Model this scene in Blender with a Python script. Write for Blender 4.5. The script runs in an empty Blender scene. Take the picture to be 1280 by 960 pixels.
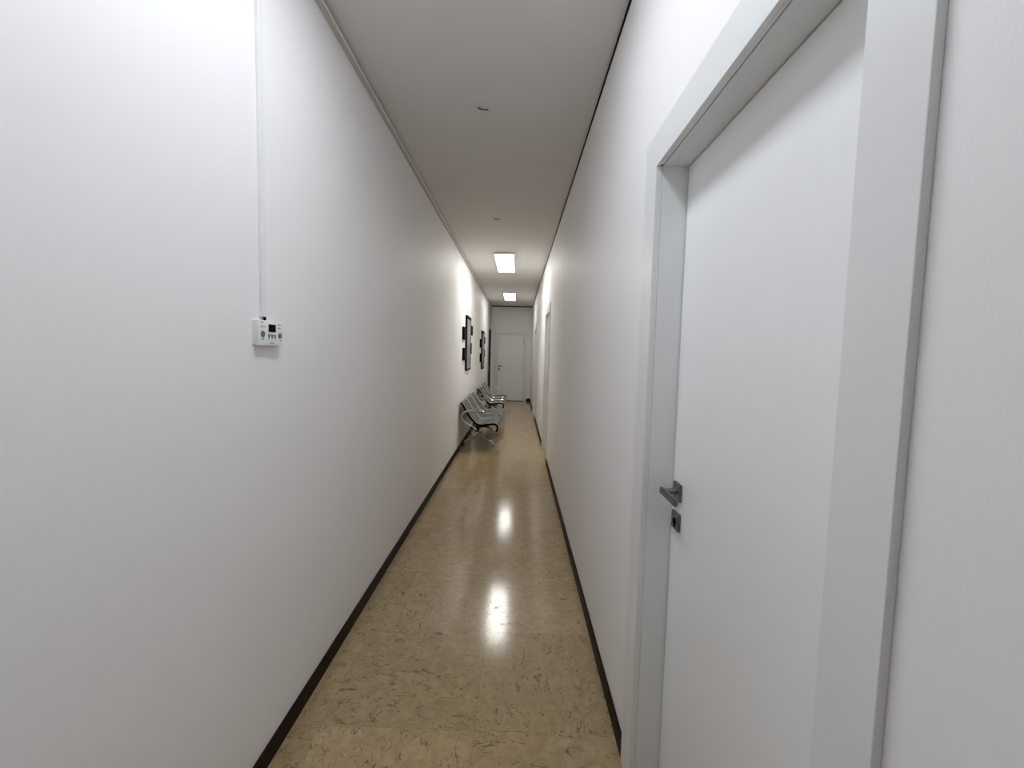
import bpy, bmesh, math
from mathutils import Vector, Matrix

C = bpy.context.scene.collection
XL, XR, H = -0.847, 0.421, 2.889       # wall faces and ceiling height
Y0, YE = -3.0, 13.36                   # corridor ends
EYE = 1.46
T = 0.20                               # wall thickness

# ------------------------------------------------------------------ materials
def new_mat(name):
    m = bpy.data.materials.new(name); m.use_nodes = True
    nt = m.node_tree
    return m, nt, nt.nodes['Principled BSDF']

def N(nt, kind, **kw):
    n = nt.nodes.new(kind)
    for k, v in kw.items():
        if k in n.inputs: n.inputs[k].default_value = v
        else: setattr(n, k, v)
    return n

def simple(name, col, rough=0.5, metal=0.0, bump=0.0, scale=80.0, var=0.03, spec=0.5):
    m, nt, b = new_mat(name)
    b.inputs['Specular IOR Level'].default_value = spec
    b.inputs['Roughness'].default_value = rough
    b.inputs['Metallic'].default_value = metal
    tc = N(nt, 'ShaderNodeTexCoord')
    no = N(nt, 'ShaderNodeTexNoise', Scale=scale, Detail=3.0)
    nt.links.new(tc.outputs['Object'], no.inputs['Vector'])
    mx = N(nt, 'ShaderNodeMix', data_type='RGBA')
    mx.inputs[6].default_value = (*[c*(1-var) for c in col], 1)
    mx.inputs[7].default_value = (*[min(1, c*(1+var)) for c in col], 1)
    nt.links.new(no.outputs['Fac'], mx.inputs[0])
    nt.links.new(mx.outputs[2], b.inputs['Base Color'])
    if bump:
        bp = N(nt, 'ShaderNodeBump', Strength=bump, Distance=0.002)
        nt.links.new(no.outputs['Fac'], bp.inputs['Height'])
        nt.links.new(bp.outputs['Normal'], b.inputs['Normal'])
    return m

def wall_material():
    m, nt, b = new_mat('wall_paint')
    b.inputs['Roughness'].default_value = 0.55
    b.inputs['Specular IOR Level'].default_value = 0.35
    tc = N(nt, 'ShaderNodeTexCoord')
    big = N(nt, 'ShaderNodeTexNoise', Scale=1.3, Detail=3.0)
    nt.links.new(tc.outputs['Object'], big.inputs['Vector'])
    mx = N(nt, 'ShaderNodeMix', data_type='RGBA')
    mx.inputs[6].default_value = (0.870, 0.858, 0.850, 1)
    mx.inputs[7].default_value = (0.895, 0.885, 0.882, 1)
    nt.links.new(big.outputs['Fac'], mx.inputs[0])
    nt.links.new(mx.outputs[2], b.inputs['Base Color'])
    # woven wallpaper texture: fine horizontal and vertical threads
    mp = N(nt, 'ShaderNodeMapping'); mp.inputs['Scale'].default_value = (60, 60, 420)
    mp2 = N(nt, 'ShaderNodeMapping'); mp2.inputs['Scale'].default_value = (300, 300, 60)
    n1 = N(nt, 'ShaderNodeTexNoise', Scale=1.0, Detail=2.0)
    n2 = N(nt, 'ShaderNodeTexNoise', Scale=1.0, Detail=2.0)
    nt.links.new(tc.outputs['Object'], mp.inputs['Vector']); nt.links.new(mp.outputs[0], n1.inputs['Vector'])
    nt.links.new(tc.outputs['Object'], mp2.inputs['Vector']); nt.links.new(mp2.outputs[0], n2.inputs['Vector'])
    ad = N(nt, 'ShaderNodeMath', operation='ADD')
    nt.links.new(n1.outputs['Fac'], ad.inputs[0]); nt.links.new(n2.outputs['Fac'], ad.inputs[1])
    bp = N(nt, 'ShaderNodeBump', Strength=0.11, Distance=0.001)
    nt.links.new(ad.outputs[0], bp.inputs['Height'])
    nt.links.new(bp.outputs['Normal'], b.inputs['Normal'])
    return m

def floor_material():
    m, nt, b = new_mat('floor_marbled_tiles')
    L = nt.links.new
    tc = N(nt, 'ShaderNodeTexCoord')
    TS = 0.6
    sc = N(nt, 'ShaderNodeVectorMath', operation='SCALE'); sc.inputs['Scale'].default_value = 1/TS
    off = N(nt, 'ShaderNodeVectorMath', operation='ADD'); off.inputs[1].default_value = (0.22, 0.35, 0)
    L(tc.outputs['Object'], sc.inputs[0]); L(sc.outputs[0], off.inputs[0])
    fl = N(nt, 'ShaderNodeVectorMath', operation='FLOOR'); L(off.outputs[0], fl.inputs[0])
    fr = N(nt, 'ShaderNodeVectorMath', operation='FRACTION'); L(off.outputs[0], fr.inputs[0])
    wn = N(nt, 'ShaderNodeTexWhiteNoise', noise_dimensions='3D'); L(fl.outputs[0], wn.inputs['Vector'])
    ck = N(nt, 'ShaderNodeTexChecker', Scale=1.0); 
    L(off.outputs[0], ck.inputs['Vector'])
    # grout
    sx = N(nt, 'ShaderNodeSeparateXYZ'); L(fr.outputs[0], sx.inputs[0])
    def edge(o):
        a = N(nt, 'ShaderNodeMath', operation='SUBTRACT'); L(o, a.inputs[0]); a.inputs[1].default_value = 0.5
        c = N(nt, 'ShaderNodeMath', operation='ABSOLUTE'); L(a.outputs[0], c.inputs[0])
        d = N(nt, 'ShaderNodeMath', operation='GREATER_THAN'); L(c.outputs[0], d.inputs[0]); d.inputs[1].default_value = 0.4975
        return d
    ex, ey = edge(sx.outputs[0]), edge(sx.outputs[1])
    gr = N(nt, 'ShaderNodeMath', operation='MAXIMUM'); L(ex.outputs[0], gr.inputs[0]); L(ey.outputs[0], gr.inputs[1])
    # veins, turned by tile
    offs = N(nt, 'ShaderNodeVectorMath', operation='SCALE'); offs.inputs['Scale'].default_value = 37.0
    L(wn.outputs['Color'], offs.inputs[0])
    pos = N(nt, 'ShaderNodeVectorMath', operation='ADD'); L(tc.outputs['Object'], pos.inputs[0]); L(offs.outputs[0], pos.inputs[1])
    def vein(sclx, scly, seed, w0, w1, scale):
        mp = N(nt, 'ShaderNodeMapping'); mp.inputs['Scale'].default_value = (sclx, scly, 1); mp.inputs['Location'].default_value = (seed, seed*2, 0)
        L(pos.outputs[0], mp.inputs['Vector'])
        no = N(nt, 'ShaderNodeTexNoise', Scale=scale, Detail=2.0, Roughness=0.5, Distortion=0.7); L(mp.outputs[0], no.inputs['Vector'])
        a = N(nt, 'ShaderNodeMath', operation='SUBTRACT'); L(no.outputs['Fac'], a.inputs[0]); a.inputs[1].default_value = 0.5
        c = N(nt, 'ShaderNodeMath', operation='ABSOLUTE'); L(a.outputs[0], c.inputs[0])
        r = N(nt, 'ShaderNodeMapRange'); r.inputs[1].default_value = w0; r.inputs[2].default_value = w1
        r.inputs[3].default_value = 1; r.inputs[4].default_value = 0; L(c.outputs[0], r.inputs[0])
        # broken up
        br = N(nt, 'ShaderNodeTexNoise', Scale=scale*1.1, Detail=2.0); L(mp.outputs[0], br.inputs['Vector'])
        rb = N(nt, 'ShaderNodeMapRange'); rb.inputs[1].default_value = 0.44; rb.inputs[2].default_value = 0.52; L(br.outputs['Fac'], rb.inputs[0])
        mu = N(nt, 'ShaderNodeMath', operation='MULTIPLY'); L(r.outputs[0], mu.inputs[0]); L(rb.outputs[0], mu.inputs[1])
        return mu
    v1 = vein(1.0, 2.6, 3.1, 0.003, 0.017, 9.0)
    v2 = vein(2.6, 1.0, 7.7, 0.003, 0.017, 9.0)
    mv = N(nt, 'ShaderNodeMix', data_type='FLOAT'); L(ck.outputs['Fac'], mv.inputs[0]); L(v1.outputs[0], mv.inputs[2]); L(v2.outputs[0], mv.inputs[3])
    v3 = vein(1.2, 1.4, 1.4, 0.001, 0.010, 17.0)
    vm = N(nt, 'ShaderNodeMath', operation='MAXIMUM'); L(mv.outputs[0], vm.inputs[0]); L(v3.outputs[0], vm.inputs[1])
    # clouds
    cl = N(nt, 'ShaderNodeTexNoise', Scale=14.0, Detail=5.0, Roughness=0.6, Distortion=1.2); L(pos.outputs[0], cl.inputs['Vector'])
    rc = N(nt, 'ShaderNodeMapRange'); rc.inputs[1].default_value = 0.3; rc.inputs[2].default_value = 0.7; L(cl.outputs['Fac'], rc.inputs[0])
    base = N(nt, 'ShaderNodeMix', data_type='RGBA')
    base.inputs[6].default_value = FLOOR_DARK; base.inputs[7].default_value = FLOOR_LIGHT
    L(rc.outputs[0], base.inputs[0])
    tv = N(nt, 'ShaderNodeMapRange'); tv.inputs[3].default_value = 0.90; tv.inputs[4].default_value = 1.06; L(wn.outputs['Value'], tv.inputs[0])
    bs = N(nt, 'ShaderNodeVectorMath', operation='SCALE'); L(base.outputs[2], bs.inputs[0]); L(tv.outputs[0], bs.inputs['Scale'])
    ve = N(nt, 'ShaderNodeMix', data_type='RGBA'); ve.inputs[7].default_value = (0.085, 0.050, 0.028, 1)
    vf = N(nt, 'ShaderNodeMath', operation='MULTIPLY'); L(vm.outputs[0], vf.inputs[0]); vf.inputs[1].default_value = 0.70
    L(vf.outputs[0], ve.inputs[0]); L(bs.outputs[0], ve.inputs[6])
    g = N(nt, 'ShaderNodeMix', data_type='RGBA'); g.inputs[7].default_value = (0.20, 0.155, 0.10, 1)
    gf = N(nt, 'ShaderNodeMath', operation='MULTIPLY'); L(gr.outputs[0], gf.inputs[0]); gf.inputs[1].default_value = 0.35
    L(gf.outputs[0], g.inputs[0]); L(ve.outputs[2], g.inputs[6])
    L(g.outputs[2], b.inputs['Base Color'])
    # worn polish
    rn = N(nt, 'ShaderNodeTexNoise', Scale=3.0, Detail=4.0); L(tc.outputs['Object'], rn.inputs['Vector'])
    rr = N(nt, 'ShaderNodeMapRange'); rr.inputs[3].default_value = 0.08; rr.inputs[4].default_value = 0.17; L(rn.outputs['Fac'], rr.inputs[0])
    rv = N(nt, 'ShaderNodeMath', operation='MULTIPLY_ADD'); L(vm.outputs[0], rv.inputs[0]); rv.inputs[1].default_value = 0.12; L(rr.outputs[0], rv.inputs[2])
    L(rv.outputs[0], b.inputs['Roughness'])
    b.inputs['Specular IOR Level'].default_value = 0.5
    bn = N(nt, 'ShaderNodeTexNoise', Scale=45.0, Detail=2.0); L(tc.outputs['Object'], bn.inputs['Vector'])
    bp = N(nt, 'ShaderNodeBump', Strength=0.10, Distance=0.0012); L(bn.outputs['Fac'], bp.inputs['Height'])
    L(bp.outputs['Normal'], b.inputs['Normal'])
    return m

def perforated(name, col):
    m, nt, b = new_mat(name); L = nt.links.new
    b.inputs['Base Color'].default_value = (*col, 1)
    b.inputs['Metallic'].default_value = 0.85; b.inputs['Roughness'].default_value = 0.30
    uv = N(nt, 'ShaderNodeUVMap'); uv.uv_map = 'UVMap'
    sc = N(nt, 'ShaderNodeVectorMath', operation='SCALE'); sc.inputs['Scale'].default_value = 62.0; L(uv.outputs[0], sc.inputs[0])
    fr = N(nt, 'ShaderNodeVectorMath', operation='FRACTION'); L(sc.outputs[0], fr.inputs[0])
    ds = N(nt, 'ShaderNodeVectorMath', operation='DISTANCE'); L(fr.outputs[0], ds.inputs[0]); ds.inputs[1].default_value = (0.5, 0.5, 0)
    lt = N(nt, 'ShaderNodeMath', operation='LESS_THAN'); L(ds.outputs['Value'], lt.inputs[0]); lt.inputs[1].default_value = 0.19
    tr = N(nt, 'ShaderNodeBsdfTransparent')
    mx = N(nt, 'ShaderNodeMixShader'); L(lt.outputs[0], mx.inputs[0]); L(b.outputs[0], mx.inputs[1]); L(tr.outputs[0], mx.inputs[2])
    L(mx.outputs[0], nt.nodes['Material Output'].inputs['Surface'])
    return m

def artwork(name, seed):
    m, nt, b = new_mat(name); L = nt.links.new
    tc = N(nt, 'ShaderNodeTexCoord')
    mp = N(nt, 'ShaderNodeMapping'); mp.inputs['Scale'].default_value = (1, 7.0, 1.1); mp.inputs['Location'].default_value = (seed, seed, seed)
    L(tc.outputs['Object'], mp.inputs['Vector'])
    no = N(nt, 'ShaderNodeTexNoise', Scale=2.2, Detail=5.0, Distortion=0.8); L(mp.outputs[0], no.inputs['Vector'])
    cr = N(nt, 'ShaderNodeValToRGB'); L(no.outputs['Fac'], cr.inputs[0])
    e = cr.color_ramp.elements
    e[0].position = 0.34; e[0].color = (0.06, 0.06, 0.065, 1); e[1].position = 0.60; e[1].color = (0.42, 0.42, 0.42, 1)
    x = e.new(0.46); x.color = (0.17, 0.17, 0.175, 1)
    L(cr.outputs[0], b.inputs['Base Color']); b.inputs['Roughness'].default_value = 0.35
    return m

def emitter(name, col, strength):
    m, nt, b = new_mat(name)
    b.inputs['Base Color'].default_value = (0.85, 0.86, 0.87, 1)
    b.inputs['Emission Color'].default_value = (*col, 1)
    b.inputs['Emission Strength'].default_value = strength
    b.inputs['Roughness'].default_value = 0.4
    return m

FLOOR_DARK = (0.345, 0.248, 0.128, 1); FLOOR_LIGHT = (0.480, 0.366, 0.208, 1)
M_WALL = wall_material()
M_CEIL = simple('ceiling_paint', (0.70, 0.68, 0.66), 0.85, var=0.01, scale=4)
M_FLOOR = floor_material()
M_BASE = simple('dark_baseboard', (0.016, 0.005, 0.004), 0.55, spec=0.15)
M_DARKSTRIP = simple('dark_trim', (0.008, 0.006, 0.006), 0.8, spec=0.1)
M_DOOR = simple('white_lacquer', (0.87, 0.88, 0.872), 0.32, var=0.006, scale=30)
M_FRAME = simple('frame_lacquer', (0.79, 0.80, 0.79), 0.36, var=0.006, scale=30)
M_GAP = simple('shadow_rebate', (0.03, 0.03, 0.03), 0.8)
M_STEEL = simple('satin_steel', (0.20, 0.20, 0.20), 0.36, metal=0.9)
M_CHROME = simple('chrome', (0.62, 0.62, 0.61), 0.12, metal=1.0, var=0.01)
M_BLACK = simple('black_plastic', (0.005, 0.005, 0.005), 0.6, spec=0.03)
M_BENCH = perforated('perforated_steel', (0.20, 0.205, 0.20))
M_BEAM = simple('black_beam', (0.015, 0.015, 0.015), 0.4)
M_PLASTIC = simple('white_plastic', (0.84, 0.84, 0.83), 0.4, var=0.005)
M_SCREEN = simple('dark_screen', (0.002, 0.003, 0.004), 0.3, spec=0.04)
M_GREY = simple('grey_button', (0.16, 0.17, 0.17), 0.5)
M_LGREY = simple('light_grey_print', (0.36, 0.37, 0.38), 0.6)
M_HOUSING = simple('lamp_housing', (0.62, 0.62, 0.61), 0.45)
M_LAMPS = [emitter('lamp_diffuser', (1.0, 0.988, 0.94), 19.0),
           emitter('lamp_diffuser_aged', (1.0, 0.988, 0.94), 10.5),  # strength lowered so the end wall renders darker
           emitter('lamp_diffuser_cool', (0.86, 0.915, 1.0), 13.2)]
M_BROWN = simple('dark_brown_wood', (0.008, 0.005, 0.005), 0.6, scale=15, var=0.2, spec=0.02)
M_SHADEGREY = simple('grey_paint', (0.42, 0.41, 0.41), 0.6)  # grey stands in for lamp light falling off along the wall end
M_TRUNK = simple('cable_duct', (0.52, 0.50, 0.47), 0.5)
M_ART = artwork('abstract_print', 1.3)

# ------------------------------------------------------------------ mesh helpers
def box(bm, x0, x1, y0, y1, z0, z1, bev=0.0):
    b2 = bmesh.new()
    bmesh.ops.create_cube(b2, size=1)
    for v in b2.verts:
        v.co = ((x0+x1)/2 + v.co.x*abs(x1-x0), (y0+y1)/2 + v.co.y*abs(y1-y0), (z0+z1)/2 + v.co.z*abs(z1-z0))
    if bev:
        bmesh.ops.bevel(b2, geom=b2.edges[:], offset=bev, segments=2, affect='EDGES', profile=0.6)
    me = bpy.data.meshes.new('tmp'); b2.to_mesh(me); b2.free()
    bm.from_mesh(me); bpy.data.meshes.remove(me)

def cyl(bm, p0, p1, r0, r1=None, seg=24, bev=0.0):
    p0, p1 = Vector(p0), Vector(p1); d = p1-p0
    r1 = r0 if r1 is None else r1
    b2 = bmesh.new()
    bmesh.ops.create_cone(b2, cap_ends=True, segments=seg, radius1=r0, radius2=r1, depth=d.length)
    if bev:
        bmesh.ops.bevel(b2, geom=[e for e in b2.edges if len(e.link_faces) == 2 and any(len(f.verts) > 4 for f in e.link_faces)], offset=bev, segments=2, affect='EDGES')
    q = Vector((0, 0, 1)).rotation_difference(d.normalized())
    bmesh.ops.transform(b2, matrix=Matrix.Translation((p0+p1)/2) @ q.to_matrix().to_4x4(), verts=b2.verts[:])
    me = bpy.data.meshes.new('tmp'); b2.to_mesh(me); b2.free()
    bm.from_mesh(me); bpy.data.meshes.remove(me)

def smooth_path(pts, n=6):
    P = [Vector(p) for p in pts]; out = []
    for i in range(len(P)-1):
        a = P[max(i-1, 0)]; b = P[i]; c = P[i+1]; d = P[min(i+2, len(P)-1)]
        for k in range(n):
            t = k/n
            out.append(0.5*((2*b)+(c-a)*t+(2*a-5*b+4*c-d)*t*t+(3*b-a-3*c+d)*t**3))
    out.append(P[-1]); return out

def tube(bm, pts, r, seg=12, radii=None):
    n = len(pts); rings = []
    up = None
    for i, p in enumerate(pts):
        t = (pts[min(i+1, n-1)]-pts[max(i-1, 0)]).normalized()
        if up is None:
            up = Vector((0, 1, 0)) if abs(t.y) < 0.9 else Vector((0, 0, 1))
        s = t.cross(up).normalized(); up = s.cross(t).normalized()
        rr = radii[i] if radii else r
        rings.append([bm.verts.new(p + rr*(math.cos(a)*s + math.sin(a)*up)) for a in [2*math.pi*k/seg for k in range(seg)]])
    for i in range(n-1):
        for k in range(seg):
            bm.faces.new((rings[i][k], rings[i][(k+1) % seg], rings[i+1][(k+1) % seg], rings[i+1][k]))
    bm.faces.new(rings[0][::-1]); bm.faces.new(rings[-1])

def obj(name, bm, mat, parent=None, smooth=False, origin=None):
    bmesh.ops.recalc_face_normals(bm, faces=bm.faces[:])
    me = bpy.data.meshes.new(name); bm.to_mesh(me); bm.free()
    if origin is not None: me.transform(Matrix.Translation(-Vector(origin)))
    me.materials.append(mat)
    if smooth:
        me.polygons.foreach_set('use_smooth', [True]*len(me.polygons))
        me.set_sharp_from_angle(angle=math.radians(40))
    o = bpy.data.objects.new(name, me); C.objects.link(o)
    if origin is not None: o.location = origin
    if parent: o.parent = parent
    return o

def thing(name, label=None, cat=None, loc=(0, 0, 0), group=None, kind=None):
    o = bpy.data.objects.new(name, None); C.objects.link(o); o.location = loc
    o.empty_display_size = 0.1
    tag(o, label, cat, group, kind); return o

def tag(o, label=None, cat=None, group=None, kind=None):
    if label: o['label'] = label
    if cat: o['category'] = cat
    if group: o['group'] = group
    if kind: o['kind'] = kind
    return o

def copy_tree(o, parent=None):
    c = o.copy(); C.objects.link(c); c.parent = parent
    for ch in list(o.children): copy_tree(ch, c)
    return c

B = bmesh.new

# ------------------------------------------------------------------ the setting
# doors in the right wall: (near outer edge of casing, opening near, opening far, casing far outer)
CAS_N, CAS_F = 0.094, 0.112
DOOR_W = 0.818; DOOR_H = 2.040
RDOORS = [0.559, 5.86, 9.98]           # near edge of each opening
JT = 0.022                             # jamb lining thickness
holes = [(y-JT-0.004, y+DOOR_W+JT+0.004) for y in RDOORS]

bm = B()
edges = [Y0] + [v for h in holes for v in h] + [YE+T]
for i in range(0, len(edges), 2):
    box(bm, XR, XR+T, edges[i], edges[i+1], 0, H)
for a, b_ in holes:
    box(bm, XR, XR+T, a, b_, DOOR_H+JT+0.004, H)
tag(obj('wall_right', bm, M_WALL), kind='structure')

LDOOR = (12.34, 13.28)                 # dark door near the end of the left wall
bm = B()
a, b_ = LDOOR[0]-0.002, LDOOR[1]+0.002
box(bm, XL-T, XL, Y0, a, 0, H); box(bm, XL-T, XL, b_, YE+T, 0, H); box(bm, XL-T, XL, a, b_, 2.152, H)
tag(obj('wall_left', bm, M_WALL), kind='structure')

EX0, EX1 = -0.612, 0.188               # leaf of the door in the end wall
bm = B()
a, b_ = EX0-JT-0.004, EX1+JT+0.004
box(bm, XL, a, YE, YE+T, 0, H); box(bm, b_, XR, YE, YE+T, 0, H); box(bm, a, b_, YE, YE+T, 2.05+JT+0.004, H)
tag(obj('wall_back', bm, M_WALL), kind='structure')
bm = B(); box(bm, XL-T, XR+T, Y0-T, Y0, 0, H); tag(obj('wall_front', bm, M_WALL), kind='structure')
bm = B(); box(bm, XL-T, XR+T, Y0-T, YE+T, -0.1, 0); tag(obj('floor', bm, M_FLOOR), kind='structure')
bm = B(); box(bm, XL-T, XR+T, Y0-T, YE+T, H, H+0.1); tag(obj('ceiling', bm, M_CEIL), kind='structure')

BH, BT = 0.068, 0.012
def base_profile(bm, axis, w, s, a, b_):
    # skirting with a rounded top edge; s is the direction into the room
    if axis == 'y': box(bm, min(w, w+s*BT), max(w, w+s*BT), a, b_, 0, BH, 0.003)
    else: box(bm, a, b_, min(w, w+s*BT), max(w, w+s*BT), 0, BH, 0.003)
bm = B(); base_profile(bm, 'y', XL, 1, Y0, LDOOR[0]-0.075)
tag(obj('baseboard_left', bm, M_BASE), kind='structure')
bm = B()
segs = [Y0]
for y in RDOORS: segs += [y-CAS_N, y+DOOR_W+CAS_F]
segs.append(YE)
for i in range(0, len(segs), 2): base_profile(bm, 'y', XR, -1, segs[i], segs[i+1])
tag(obj('baseboard_right', bm, M_BASE), kind='structure')
bm = B(); base_profile(bm, 'x', YE, -1, XL, EX0-0.105); base_profile(bm, 'x', YE, -1, EX1+0.105, XR-BT)
tag(obj('baseboard_back', bm, M_BASE), kind='structure')

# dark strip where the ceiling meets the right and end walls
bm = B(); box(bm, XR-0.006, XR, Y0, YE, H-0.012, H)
tag(obj('trim_1', bm, M_DARKSTRIP), kind='structure')
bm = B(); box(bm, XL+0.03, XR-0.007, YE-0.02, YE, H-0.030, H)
tag(obj('trim_2', bm, M_DARKSTRIP), kind='structure')

# ------------------------------------------------------------------ doors
def lever(parent, p, out, along, mat=M_STEEL, rose=0.027):
    """square rose, neck and bar lever at p on a leaf; out = into the room, along = where the bar points"""
    p, out, along = Vector(p), Vector(out), Vector(along); up = Vector((0, 0, 1))
    def slab(bm, c, a, b_, d, bev):
        # box with half sizes: a along, b_ up, d out
        b2 = bmesh.new(); bmesh.ops.create_cube(b2, size=2)
        for v in b2.verts: v.co = c + along*v.co.x*a + up*v.co.y*b_ + out*v.co.z*d
        bmesh.ops.recalc_face_normals(b2, faces=b2.faces[:])
        if bev: bmesh.ops.bevel(b2, geom=b2.edges[:], offset=bev, segments=2, affect='EDGES')
        me = bpy.data.meshes.new('tmp'); b2.to_mesh(me); b2.free(); bm.from_mesh(me); bpy.data.meshes.remove(me)
    bm = B(); slab(bm, p+out*0.0045, rose, rose, 0.0045, 0.0012)
    r = obj('handle_rose', bm, mat, parent)
    bm = B()
    cyl(bm, p+out*0.009, p+out*0.050, 0.009)
    slab(bm, p+out*0.050+along*0.050, 0.064, 0.0105, 0.006, 0.003)
    obj('handle_lever', bm, mat, r, smooth=True)
    q = p-up*0.092
    bm = B(); slab(bm, q+out*0.0045, rose, rose, 0.0045, 0.0012)
    l = obj('lock_plate', bm, mat, parent)
    bm = B(); cyl(bm, q+out*0.009, q+out*0.0115, 0.0095); slab(bm, q+out*0.010-up*0.012, 0.005, 0.008, 0.0012, 0.0005)
    obj('lock_cylinder', bm, M_BLACK, l)

def wall_door(num, y, label):
    """white door set back in the right wall, opening from y to y + DOOR_W"""
    root = thing('door_%d' % num, label, 'door', (XR, y, 0), kind='structure')
    cx = XR-0.012                       # front of the casing
    lx = 0.507                          # face of the leaf
    y1 = y+DOOR_W
    o = (XR, y, 0)
    def part(name, bm, mat, sm=False):
        bm.verts.ensure_lookup_table()
        bmesh.ops.translate(bm, vec=(-XR, -y, 0), verts=bm.verts[:])
        return obj(name, bm, mat, root, sm)
    ct = DOOR_H+0.104
    bm = B(); box(bm, cx, XR, y-CAS_N, y, 0, ct, 0.0018); box(bm, XR, cx+0.019, y-0.012, y, 0, DOOR_H, 0.001); part('casing_upright', bm, M_FRAME)
    bm = B(); box(bm, cx, XR, y1, y1+CAS_F, 0, ct, 0.0018); box(bm, XR, cx+0.019, y1, y1+0.012, 0, DOOR_H, 0.001); part('casing_upright', bm, M_FRAME)
    bm = B(); box(bm, cx, XR, y+0.0005, y1-0.0005, DOOR_H, ct, 0.0018); box(bm, XR, cx+0.019, y+0.012, y1-0.012, DOOR_H, DOOR_H+0.012, 0.001); part('casing_header', bm, M_FRAME)
    # jamb lining behind a narrow rebate
    bm = B()
    j0, j1 = cx+0.022, lx+0.045
    box(bm, j0-0.0022, j1, y-JT, y, 0, DOOR_H+JT, 0.0015); box(bm, j0-0.0022, j1, y1, y1+JT, 0, DOOR_H+JT, 0.0015)
    box(bm, j0, j1, y, y1, DOOR_H, DOOR_H+JT, 0.001)
    part('jamb', bm, M_FRAME)
    bm = B()
    box(bm, lx+0.003, lx+0.048, y, y+0.012, 0, DOOR_H); box(bm, lx+0.003, lx+0.048, y1-0.012, y1, 0, DOOR_H); box(bm, lx+0.003, lx+0.048, y, y1, DOOR_H-0.012, DOOR_H)
    part('door_seal', bm, M_GAP)  # dark strips set in as the shade in the gap around the leaf
    bm = B(); box(bm, lx, lx+0.04, y+0.003, y1-0.003, 0.006, DOOR_H-0.003, 0.001)
    leaf = part('door_leaf', bm, M_DOOR)
    lever(root, (lx-XR, DOOR_W-0.054, 1.048), (-1, 0, 0), (0, -1, 0))
    return root

wall_door(1, RDOORS[0], 'large white door on the right in the foreground with dark square lever handle')
wall_door(2, RDOORS[1], 'white recessed doorway midway along the right wall, nearer of the two distant ones')
wall_door(3, RDOORS[2], 'farthest white doorway on the right wall near the corridor end')

# door in the end wall
root = thing('door_4', 'closed white door in the end wall of the corridor', 'door', (0, YE, 0), kind='structure')
def part(name, bm, mat, parent=root):
    bmesh.ops.translate(bm, vec=(0, -YE, 0), verts=bm.verts[:]); return obj(name, bm, mat, parent)
ct = 2.05+0.10; cy = YE-0.014
bm = B(); box(bm, EX0-0.10, EX0, cy, YE, 0, ct, 0.003); part('casing_upright', bm, M_FRAME)
bm = B(); box(bm, EX1, EX1+0.10, cy, YE, 0, ct, 0.003); part('casing_upright', bm, M_FRAME)
bm = B(); box(bm, EX0, EX1, cy, YE, 2.05, ct, 0.003); part('casing_header', bm, M_FRAME)
bm = B(); box(bm, EX0-JT, EX0, YE+0.001, YE+0.09, 0, 2.05+JT); box(bm, EX1, EX1+JT, YE+0.001, YE+0.09, 0, 2.05+JT); box(bm, EX0, EX1, YE+0.001, YE+0.09, 2.05, 2.05+JT)
part('jamb', bm, M_FRAME)
bm = B(); box(bm, EX0, EX1, YE+0.025, YE+0.06, 0, 0.012); part('threshold', bm, M_BROWN)
bm = B(); box(bm, EX0+0.003, EX1-0.003, YE+0.018, YE+0.058, 0.014, 2.047, 0.002)
part('door_leaf', bm, M_DOOR)
for hz in (0.25, 1.03, 1.83):
    bm = B(); cyl(bm, (EX1-0.006, YE+0.010, hz-0.05), (EX1-0.006, YE+0.010, hz+0.05), 0.0085, bev=0.002); part('hinge', bm, M_STEEL)
lever(root, (EX0+0.055, 0.018, 1.062), (0, -1, 0), (1, 0, 0))

# dark door near the end of the left wall
root = thing('door_5', 'dark brown door at the far end of the left wall', 'door', (XL, LDOOR[0], 0), kind='structure')
def part(name, bm, mat, parent=root):
    bmesh.ops.translate(bm, vec=(-XL, -LDOOR[0], 0), verts=bm.verts[:]); return obj(name, bm, mat, parent)
a, b_ = LDOOR
bm = B(); box(bm, XL-0.03, XL+0.030, a+0.004, b_-0.004, 0.004, 2.148, 0.003)
for z0, z1 in ((0.18, 0.95), (1.10, 1.98)): box(bm, XL+0.030, XL+0.035, a+0.13, b_-0.13, z0, z1, 0.004)
part('door_leaf', bm, M_BROWN)
bm = B(); box(bm, XL, XL+0.024, a-0.07, a, 0, H-0.03, 0.003); part('frame_post', bm, M_SHADEGREY)
bm = B(); box(bm, XL, XL+0.024, b_, b_+0.07, 0, H-0.03, 0.003); part('frame_post', bm, M_SHADEGREY)
bm = B(); box(bm, XL, XL+0.024, a, b_, 2.152, H-0.03, 0.003); part('overpanel', bm, M_SHADEGREY)  # posts and panel carry the wall's shade in their grey
lever(root, (0.030, 0.07, 1.05), (1, 0, 0), (0, 1, 0))

# ------------------------------------------------------------------ cable ducts
bm = B()
box(bm, XL, XL+0.020, Y0, YE, H-0.040, H-0.006, 0.003)
duct = tag(obj('cable_duct', bm, M_TRUNK), 'long pale cable duct running under the ceiling along the left wall', 'cable duct')
bm = B(); box(bm, XL, XL+0.012, Y0, YE, H-0.006, H-0.0005); obj('shadow_gap', bm, M_DARKSTRIP, duct)  # dark strip painted in for the shade between duct and ceiling
bm = B(); box(bm, XL+0.020, XL+0.0235, Y0, YE, H-0.030, H-0.016, 0.001); obj('snap_lid', bm, M_PLASTIC, duct)

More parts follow.
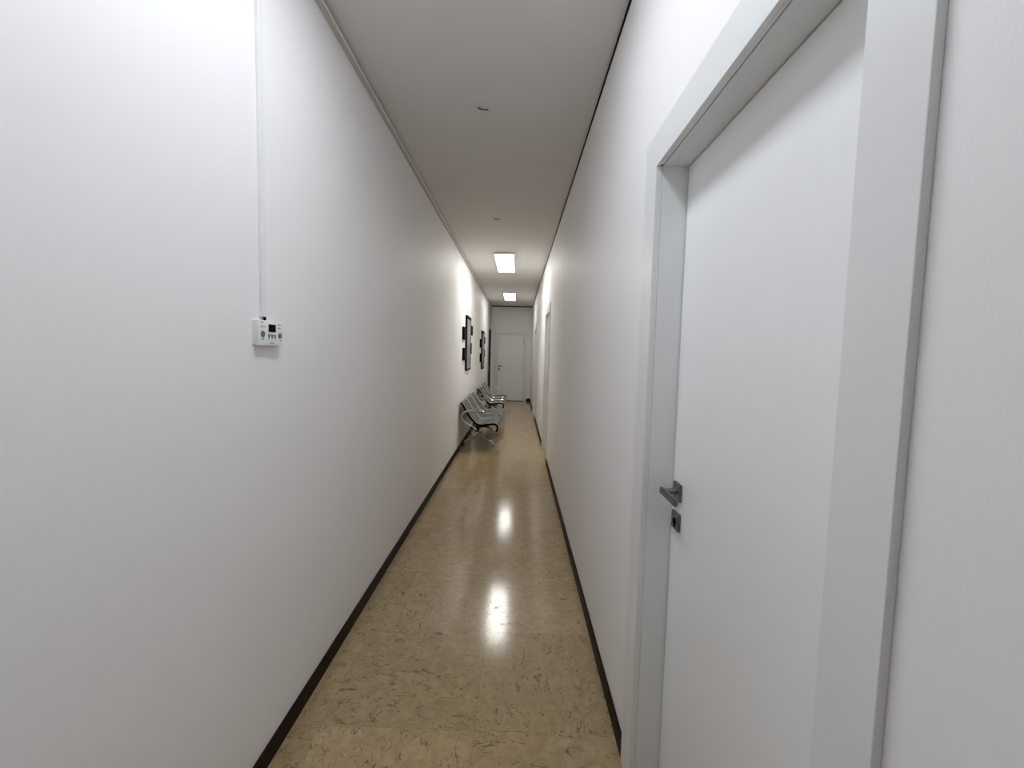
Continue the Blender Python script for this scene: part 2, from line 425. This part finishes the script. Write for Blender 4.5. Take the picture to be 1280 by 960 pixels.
TY0, TY1, TZ0, TZ1, TD = 1.384, 1.530, 1.466, 1.549, 0.020
bm = B(); box(bm, XL, XL+0.011, 1.427, 1.453, TZ1+0.012, H-0.041, 0.002)
cd = tag(obj('cable_conduit', bm, M_PLASTIC), 'slim white vertical conduit dropping to the thermostat on the left wall', 'cable conduit')
bm = B(); box(bm, XL+0.011, XL+0.0125, 1.431, 1.449, TZ1+0.012, H-0.041, 0.0005); obj('snap_lid', bm, M_PLASTIC, cd)
bm = B(); tube(bm, smooth_path([(XL+0.006, 1.447, TZ1-0.002), (XL+0.006, 1.447, TZ1+0.008), (XL+0.006, 1.447, TZ1+0.020)], 3), 0.004, 10)
obj('cable', bm, M_BLACK, cd, smooth=True)

bm = B(); box(bm, -0.06, XR, YE-0.010, YE, 2.690, 2.702, 0.003)
tag(obj('trim_3', bm, M_PLASTIC), kind='structure')  # thin cable conduit across the end wall

# ------------------------------------------------------------------ thermostat
root = thing('thermostat', 'white wall thermostat with small black screen on the left wall', 'thermostat', (XL, (TY0+TY1)/2, TZ0))
def part(name, bm, mat, parent=root, sm=False):
    bmesh.ops.translate(bm, vec=(-XL, -(TY0+TY1)/2, -TZ0), verts=bm.verts[:]); return obj(name, bm, mat, parent, sm)
fx = XL+TD
bm = B(); box(bm, XL, XL+0.008, TY0+0.002, TY1-0.002, TZ0+0.002, TZ1-0.002, 0.002); part('back_plate', bm, M_PLASTIC)
bm = B(); box(bm, XL+0.008, fx, TY0, TY1, TZ0, TZ1, 0.004); case = part('case', bm, M_PLASTIC, sm=True)
def ty(u): return TY0+u*(TY1-TY0)      # 0..1 from left to right as seen
def tz(v): return TZ1-v*(TZ1-TZ0)
bm = B(); box(bm, fx-0.001, fx+0.0015, ty(0.37), ty(0.70), tz(0.46), tz(0.12), 0.0006); part('screen_bezel', bm, M_PLASTIC)
bm = B(); box(bm, fx, fx+0.0022, ty(0.39), ty(0.68), tz(0.44), tz(0.14), 0.0004); part('screen', bm, M_SCREEN)
for u, v, r in ((0.17, 0.54, 0.0105), (0.87, 0.57, 0.0095)):
    bm = B(); cyl(bm, (fx-0.001, ty(u), tz(v)), (fx+0.004, ty(u), tz(v)), r, r*0.9, 28, 0.0008); k = part('button', bm, M_GREY, sm=True)
    bm = B(); box(bm, fx+0.004, fx+0.0046, ty(u)-0.004, ty(u)+0.004, tz(v)-0.0008, tz(v)+0.0008); part('button_mark', bm, M_LGREY, k)
for u in (0.42, 0.54, 0.66):
    bm = B()
    vs = []
    for dx in (-0.001, 0.0018):
        vs.append([bm.verts.new((fx+dx, ty(u)+p, tz(0.62)+q)) for p, q in ((-0.0062, 0.006), (0.0062, 0.006), (0.001, -0.008), (-0.001, -0.008))])
    for i in range(4): bm.faces.new((vs[0][i], vs[0][(i+1) % 4], vs[1][(i+1) % 4], vs[1][i]))
    bm.faces.new(vs[0]); bm.faces.new(vs[1]); part('key', bm, M_GREY)
for u0, u1, v0, v1 in ((0.12, 0.20, 0.06, 0.11), (0.10, 0.16, 0.22, 0.29), (0.19, 0.30, 0.24, 0.28), (0.82, 0.93, 0.10, 0.14), (0.76, 0.90, 0.24, 0.28),
                       (0.15, 0.21, 0.70, 0.77), (0.46, 0.62, 0.87, 0.92), (0.88, 0.97, 0.74, 0.77)):
    bm = B(); box(bm, fx-0.0005, fx+0.0005, ty(u0), ty(u1), tz(v1), tz(v0)); part('printed_mark', bm, M_LGREY)
bm = B()
for i in range(9): box(bm, fx-0.014, fx-0.002, ty(0.16+0.075*i), ty(0.20+0.075*i), TZ0-0.0006, TZ0+0.002)
part('vent_slots', bm, M_GREY)

# ------------------------------------------------------------------ ceiling lamps
LZ = 2.862; LW = 0.292; LLEN = 1.36; LX = -0.228
def make_lamp():
    root = thing('ceiling_lamp', None, 'ceiling lamp', (LX, 0, H), 'surface mounted ceiling lamps')
    d = LZ-H; w = LW/2; l = LLEN/2
    bm = B(); box(bm, -w, w, -l+0.008, l-0.008, d+0.003, 0, 0.003); obj('housing', bm, M_HOUSING, root)
    bm = B(); box(bm, -w+0.010, w-0.010, -l+0.016, l-0.016, d-0.003, d+0.010, 0.003); obj('diffuser', bm, M_LAMPS[0], root, smooth=True)
    for s in (-1, 1):
        bm = B(); box(bm, -w, w, s*l-0.008, s*l+0.008, d-0.001, 0, 0.003); obj('end_cap', bm, M_HOUSING, root)
    return root
lamp = make_lamp()
LAMPS = [(6.98, 'lit rectangular ceiling lamp nearest in view, above the first steel bench'),
         (11.0, 'lit rectangular ceiling lamp farther away, close to the end wall'),
         (0.98, 'lit ceiling lamp just overhead beside the large white door')]
for i, (y, lab) in enumerate(LAMPS):
    o = lamp if i == 0 else copy_tree(lamp)
    o.location.y = y; o['label'] = lab
    for ch in o.children:
        if ch.name.startswith('diffuser'):
            if i: ch.data = ch.data.copy()
            ch.data.materials[0] = M_LAMPS[i]

# small ceiling hooks on white caps
def make_hook():
    root = thing('ceiling_hook', None, 'ceiling hook', (0, 0, H), 'small hooks on the bare ceiling')
    bm = B(); cyl(bm, (0, 0, -0.003), (0, 0, 0), 0.021, 0.023, 32, 0.0006); obj('cap', bm, simple('cap_paint', (0.70, 0.68, 0.66), 0.8), root, smooth=True)
    bm = B()
    pts = smooth_path([(-0.030, -0.012, -0.004), (-0.020, -0.018, -0.012), (0.0, -0.018, -0.016), (0.018, -0.008, -0.012), (0.028, 0.006, -0.004)], 5)
    tube(bm, pts, 0.0028, 10); obj('bent_wire', bm, M_BLACK, root, smooth=True)
    return root
hk = make_hook(); hk.location = (-0.236, 2.66, H); hk['label'] = 'small bent dark hook on the ceiling, the nearer and more visible one'
h2 = copy_tree(hk); h2.location = (-0.255, 4.75, H); h2['label'] = 'small faint hook on the ceiling just before the first lit lamp'

# ------------------------------------------------------------------ pictures on the left wall
def make_picture():
    y0 = 7.02; W = 0.60; zc = 1.61; hh = 0.445; D = 0.030
    root = thing('wall_picture', None, 'picture', (XL, y0, zc-hh), 'black framed pictures on the left wall')
    def part(name, bm, mat, parent=root):
        bmesh.ops.translate(bm, vec=(-XL, -y0, -(zc-hh)), verts=bm.verts[:]); return obj(name, bm, mat, parent)
    z0, z1 = zc-hh, zc+hh; f = 0.028
    bm = B()
    box(bm, XL, XL+D, y0, y0+f, z0, z1, 0.002); box(bm, XL, XL+D, y0+W-f, y0+W, z0, z1, 0.002)
    box(bm, XL, XL+D, y0+f, y0+W-f, z1-0.05, z1, 0.002); box(bm, XL, XL+D, y0+f, y0+W-f, z0, z0+f, 0.002)
    part('frame', bm, M_BLACK)
    bm = B(); box(bm, XL+0.004, XL+D-0.006, y0+f, y0+W-f, z0+f, z1-0.05); part('print', bm, M_ART)
    for ya, yb, za, zb in ((y0-0.40, y0-0.10, 1.655, 1.848), (y0-0.35, y0-0.002, 1.335, 1.530), (y0+W+0.002, y0+W+0.30, 1.765, 1.93), (y0+W+0.002, y0+W+0.16, 1.435, 1.625)):
        bm = B(); box(bm, XL, XL+D, ya, yb, za, zb, 0.002); sp = part('side_panel', bm, M_BLACK)
        bm = B(); box(bm, XL+D-0.001, XL+D+0.002, ya+0.02, yb-0.02, za+0.02, zb-0.02, 0.001); part('side_panel_inset', bm, M_BLACK, sp)
    return root
pc = make_picture(); pc['label'] = 'tall black framed grey picture with side panels, above the nearer bench'
p2 = copy_tree(pc); p2.location.y += 3.08; p2.location.z -= 0.085; p2['label'] = 'tall black framed picture with side panels farther along, above the second bench'

# ------------------------------------------------------------------ steel benches
PROFILE = [(-0.292, 0.278), (-0.266, 0.312), (-0.256, 0.355), (-0.266, 0.396), (-0.300, 0.420), (-0.36, 0.424), (-0.45, 0.412), (-0.525, 0.404),
           (-0.572, 0.416), (-0.612, 0.452), (-0.675, 0.525), (-0.735, 0.620), (-0.785, 0.700), (-0.806, 0.722), (-0.826, 0.718)]
def make_bench():
    BX, BL = -0.55, 1.80
    root = thing('waiting_bench', None, 'bench', (BX, 0, 0), 'steel waiting benches along the left wall')
    def part(name, bm, mat, parent=root, sm=True):
        bmesh.ops.translate(bm, vec=(-BX, 0, 0), verts=bm.verts[:]); return obj(name, bm, mat, parent, sm)
    path = smooth_path([(x, 0, z) for x, z in PROFILE], 4)
    nrm = []
    for i in range(len(path)):
        t = (path[min(i+1, len(path)-1)]-path[max(i-1, 0)]).normalized(); nrm.append(Vector((t.z, 0, -t.x)))
    ln = [0]
    for i in range(1, len(path)): ln.append(ln[-1]+(path[i]-path[i-1]).length)
    for k in range(3):
        ya, yb = 0.022+0.600*k, 0.578+0.600*k
        bm = B(); uvl = bm.loops.layers.uv.new('UVMap'); NY = 8
        g = []
        for i, p in enumerate(path):
            row = []
            for j in range(NY+1):
                u = j/NY; y = ya+(yb-ya)*u
                dish = -0.008*math.sin(math.pi*u)     # a slight hollow across the seat
                row.append(bm.verts.new(p-nrm[i]*dish*-1+Vector((0, y, 0))))
            g.append(row)
        for i in range(len(path)-1):
            for j in range(NY):
                f = bm.faces.new((g[i][j], g[i][j+1], g[i+1][j+1], g[i+1][j]))
                for lp, (ii, jj) in zip(f.loops, ((i, j), (i, j+1), (i+1, j+1), (i+1, j))):
                    lp[uvl].uv = (jj/NY*(yb-ya), ln[ii])
        seat = part('seat', bm, M_BENCH)
        md = seat.modifiers.new('thick', 'SOLIDIFY'); md.thickness = 0.003; md.offset = 0
        # rolled edges of the sheet and black end trims beneath
        for y in (ya, yb):
            bm = B(); tube(bm, [p+Vector((0, y, 0)) for p in path[8:]], 0.006, 8); part('edge_tube', bm, M_CHROME, seat)
            bm = B()
            low = [p-nrm[i]*0.002+Vector((0, y, 0)) for i, p in enumerate(path[2:])]
            ring = []
            for i, p in enumerate(low):
                n_ = nrm[i+2]; e = 0.028
                # n_ points up/outwards on the seat; the trim hangs below
                ring.append([bm.verts.new(p+Vector((0, s, 0))-n_*q) for s, q in ((-0.009, 0), (0.009, 0), (0.009, e), (-0.009, e))])
            for i in range(len(ring)-1):
                for c in range(4): bm.faces.new((ring[i][c], ring[i][(c+1) % 4], ring[i+1][(c+1) % 4], ring[i+1][c]))
            bm.faces.new(ring[0]); bm.faces.new(ring[-1][::-1])
            part('end_trim', bm, M_BLACK, seat, False)
    bm = B(); box(bm, -0.600, -0.540, 0.03, BL-0.03, 0.290, 0.345, 0.004); bmx = part('beam', bm, M_BEAM, sm=False)
    for k in range(3):
        for dy in (0.10, 0.48):
            bm = B(); box(bm, -0.66, -0.40, 0.6*k+dy, 0.6*k+dy+0.03, 0.345, 0.368, 0.003); part('seat_bracket', bm, M_BEAM, bmx, False)
    for y in (0.0, BL):
        s = 0.012 if y == 0 else -0.012
        bm = B()
        pts = smooth_path([(-0.570, y, 0.318), (-0.615, y, 0.352), (-0.70, y, 0.402), (-0.775, y, 0.452), (-0.803, y, 0.505), (-0.790, y, 0.560),
                           (-0.745, y, 0.588), (-0.68, y, 0.596), (-0.58, y, 0.594), (-0.50, y, 0.592), (-0.475, y, 0.588)], 5)
        tube(bm, pts, 0.0145, 14); arm = part('armrest', bm, M_CHROME)
        bm = B(); box(bm, -0.70, -0.485, y-0.020, y+0.020, 0.606, 0.618, 0.005); part('arm_pad', bm, M_CHROME, arm)
        bm = B(); cyl(bm, (-0.57, y-0.012, 0.318), (-0.57, y+0.012 if y == 0 else y-0.04, 0.318), 0.026) if False else cyl(bm, (-0.57, y+(0.03 if y == 0 else -0.03), 0.318), (-0.57, y-s, 0.318), 0.026); part('arm_socket', bm, M_BLACK, arm)
    for y in (0.40, BL-0.40):
        bm = B()
        tube(bm, smooth_path([(-0.585, y, 0.30), (-0.592, y, 0.24), (-0.560, y, 0.185), (-0.48, y, 0.125), (-0.40, y, 0.080), (-0.360, y, 0.052), (-0.345, y, 0.012)], 5), 0.018, 12)
        tube(bm, smooth_path([(-0.592, y, 0.24), (-0.612, y, 0.19), (-0.68, y, 0.130), (-0.75, y, 0.090), (-0.800, y, 0.055), (-0.812, y, 0.012)], 5), 0.018, 12)
        box(bm, -0.618, -0.552, y-0.030, y+0.030, 0.225, 0.345, 0.006)
        leg = part('leg', bm, M_CHROME)
        for x in (-0.345, -0.812):
            bm = B(); cyl(bm, (x, y, 0), (x, y, 0.016), 0.022, 0.017, 20, 0.002); part('foot_pad', bm, M_BLACK, leg)
    return root
b1 = make_bench(); b1.location.y = 6.36; b1['label'] = 'nearer three-seat perforated steel bench with chrome arms against the left wall'
b2 = copy_tree(b1); b2.location.y = 9.12; b2['label'] = 'farther three-seat perforated steel bench, behind the nearer one by the left wall'

# ------------------------------------------------------------------ black doorstop in the right corner of the end wall
root = thing('door_stop', 'small round black doorstop on the floor beside the end door', 'door stop', (0.355, YE-0.075, 0))
bm = B(); cyl(bm, (0, 0, 0), (0, 0, 0.012), 0.034, 0.034, 32, 0.003); obj('base_disc', bm, M_STEEL, root, smooth=True)
bm = B(); 
bmesh.ops.create_uvsphere(bm, u_segments=28, v_segments=16, radius=0.046)
for v in bm.verts: v.co.z = max(v.co.z*0.95+0.052, 0.011)
obj('rubber_knob', bm, M_BLACK, root, smooth=True)

# ------------------------------------------------------------------ world, camera, view
w = bpy.data.worlds.new('world'); bpy.context.scene.world = w; w.use_nodes = True
w.node_tree.nodes['Background'].inputs[0].default_value = (0, 0, 0, 1)
w.node_tree.nodes['Background'].inputs[1].default_value = 0.0

F, PITCH, YAW, ROLL = 545.0, -0.06998, -0.01120, 0.02387
cam = bpy.data.cameras.new('camera'); co = bpy.data.objects.new('camera', cam); C.objects.link(co)
cam.sensor_width = 36.0; cam.sensor_fit = 'HORIZONTAL'; cam.lens = F/1280*36.0; cam.clip_start = 0.02
cyaw, syaw = math.cos(YAW), math.sin(YAW)
fwd = Vector((syaw*math.cos(PITCH), cyaw*math.cos(PITCH), math.sin(PITCH)))
r0 = Vector((cyaw, -syaw, 0)); u0 = r0.cross(fwd)
c, s = math.cos(ROLL), math.sin(ROLL)
rt = c*r0+s*u0; up = -s*r0+c*u0
mw = Matrix((rt, up, -fwd)).transposed().to_4x4(); mw.translation = (0, 0, EYE)
co.matrix_world = mw
S = bpy.context.scene
S.camera = co
S.view_settings.view_transform = 'Standard'; S.view_settings.look = 'None'
S.view_settings.exposure = 0.10; S.view_settings.gamma = 1.0; S.view_settings.use_curve_mapping = False
S.cycles.max_bounces = 14; S.cycles.diffuse_bounces = 10; S.cycles.use_denoising = True
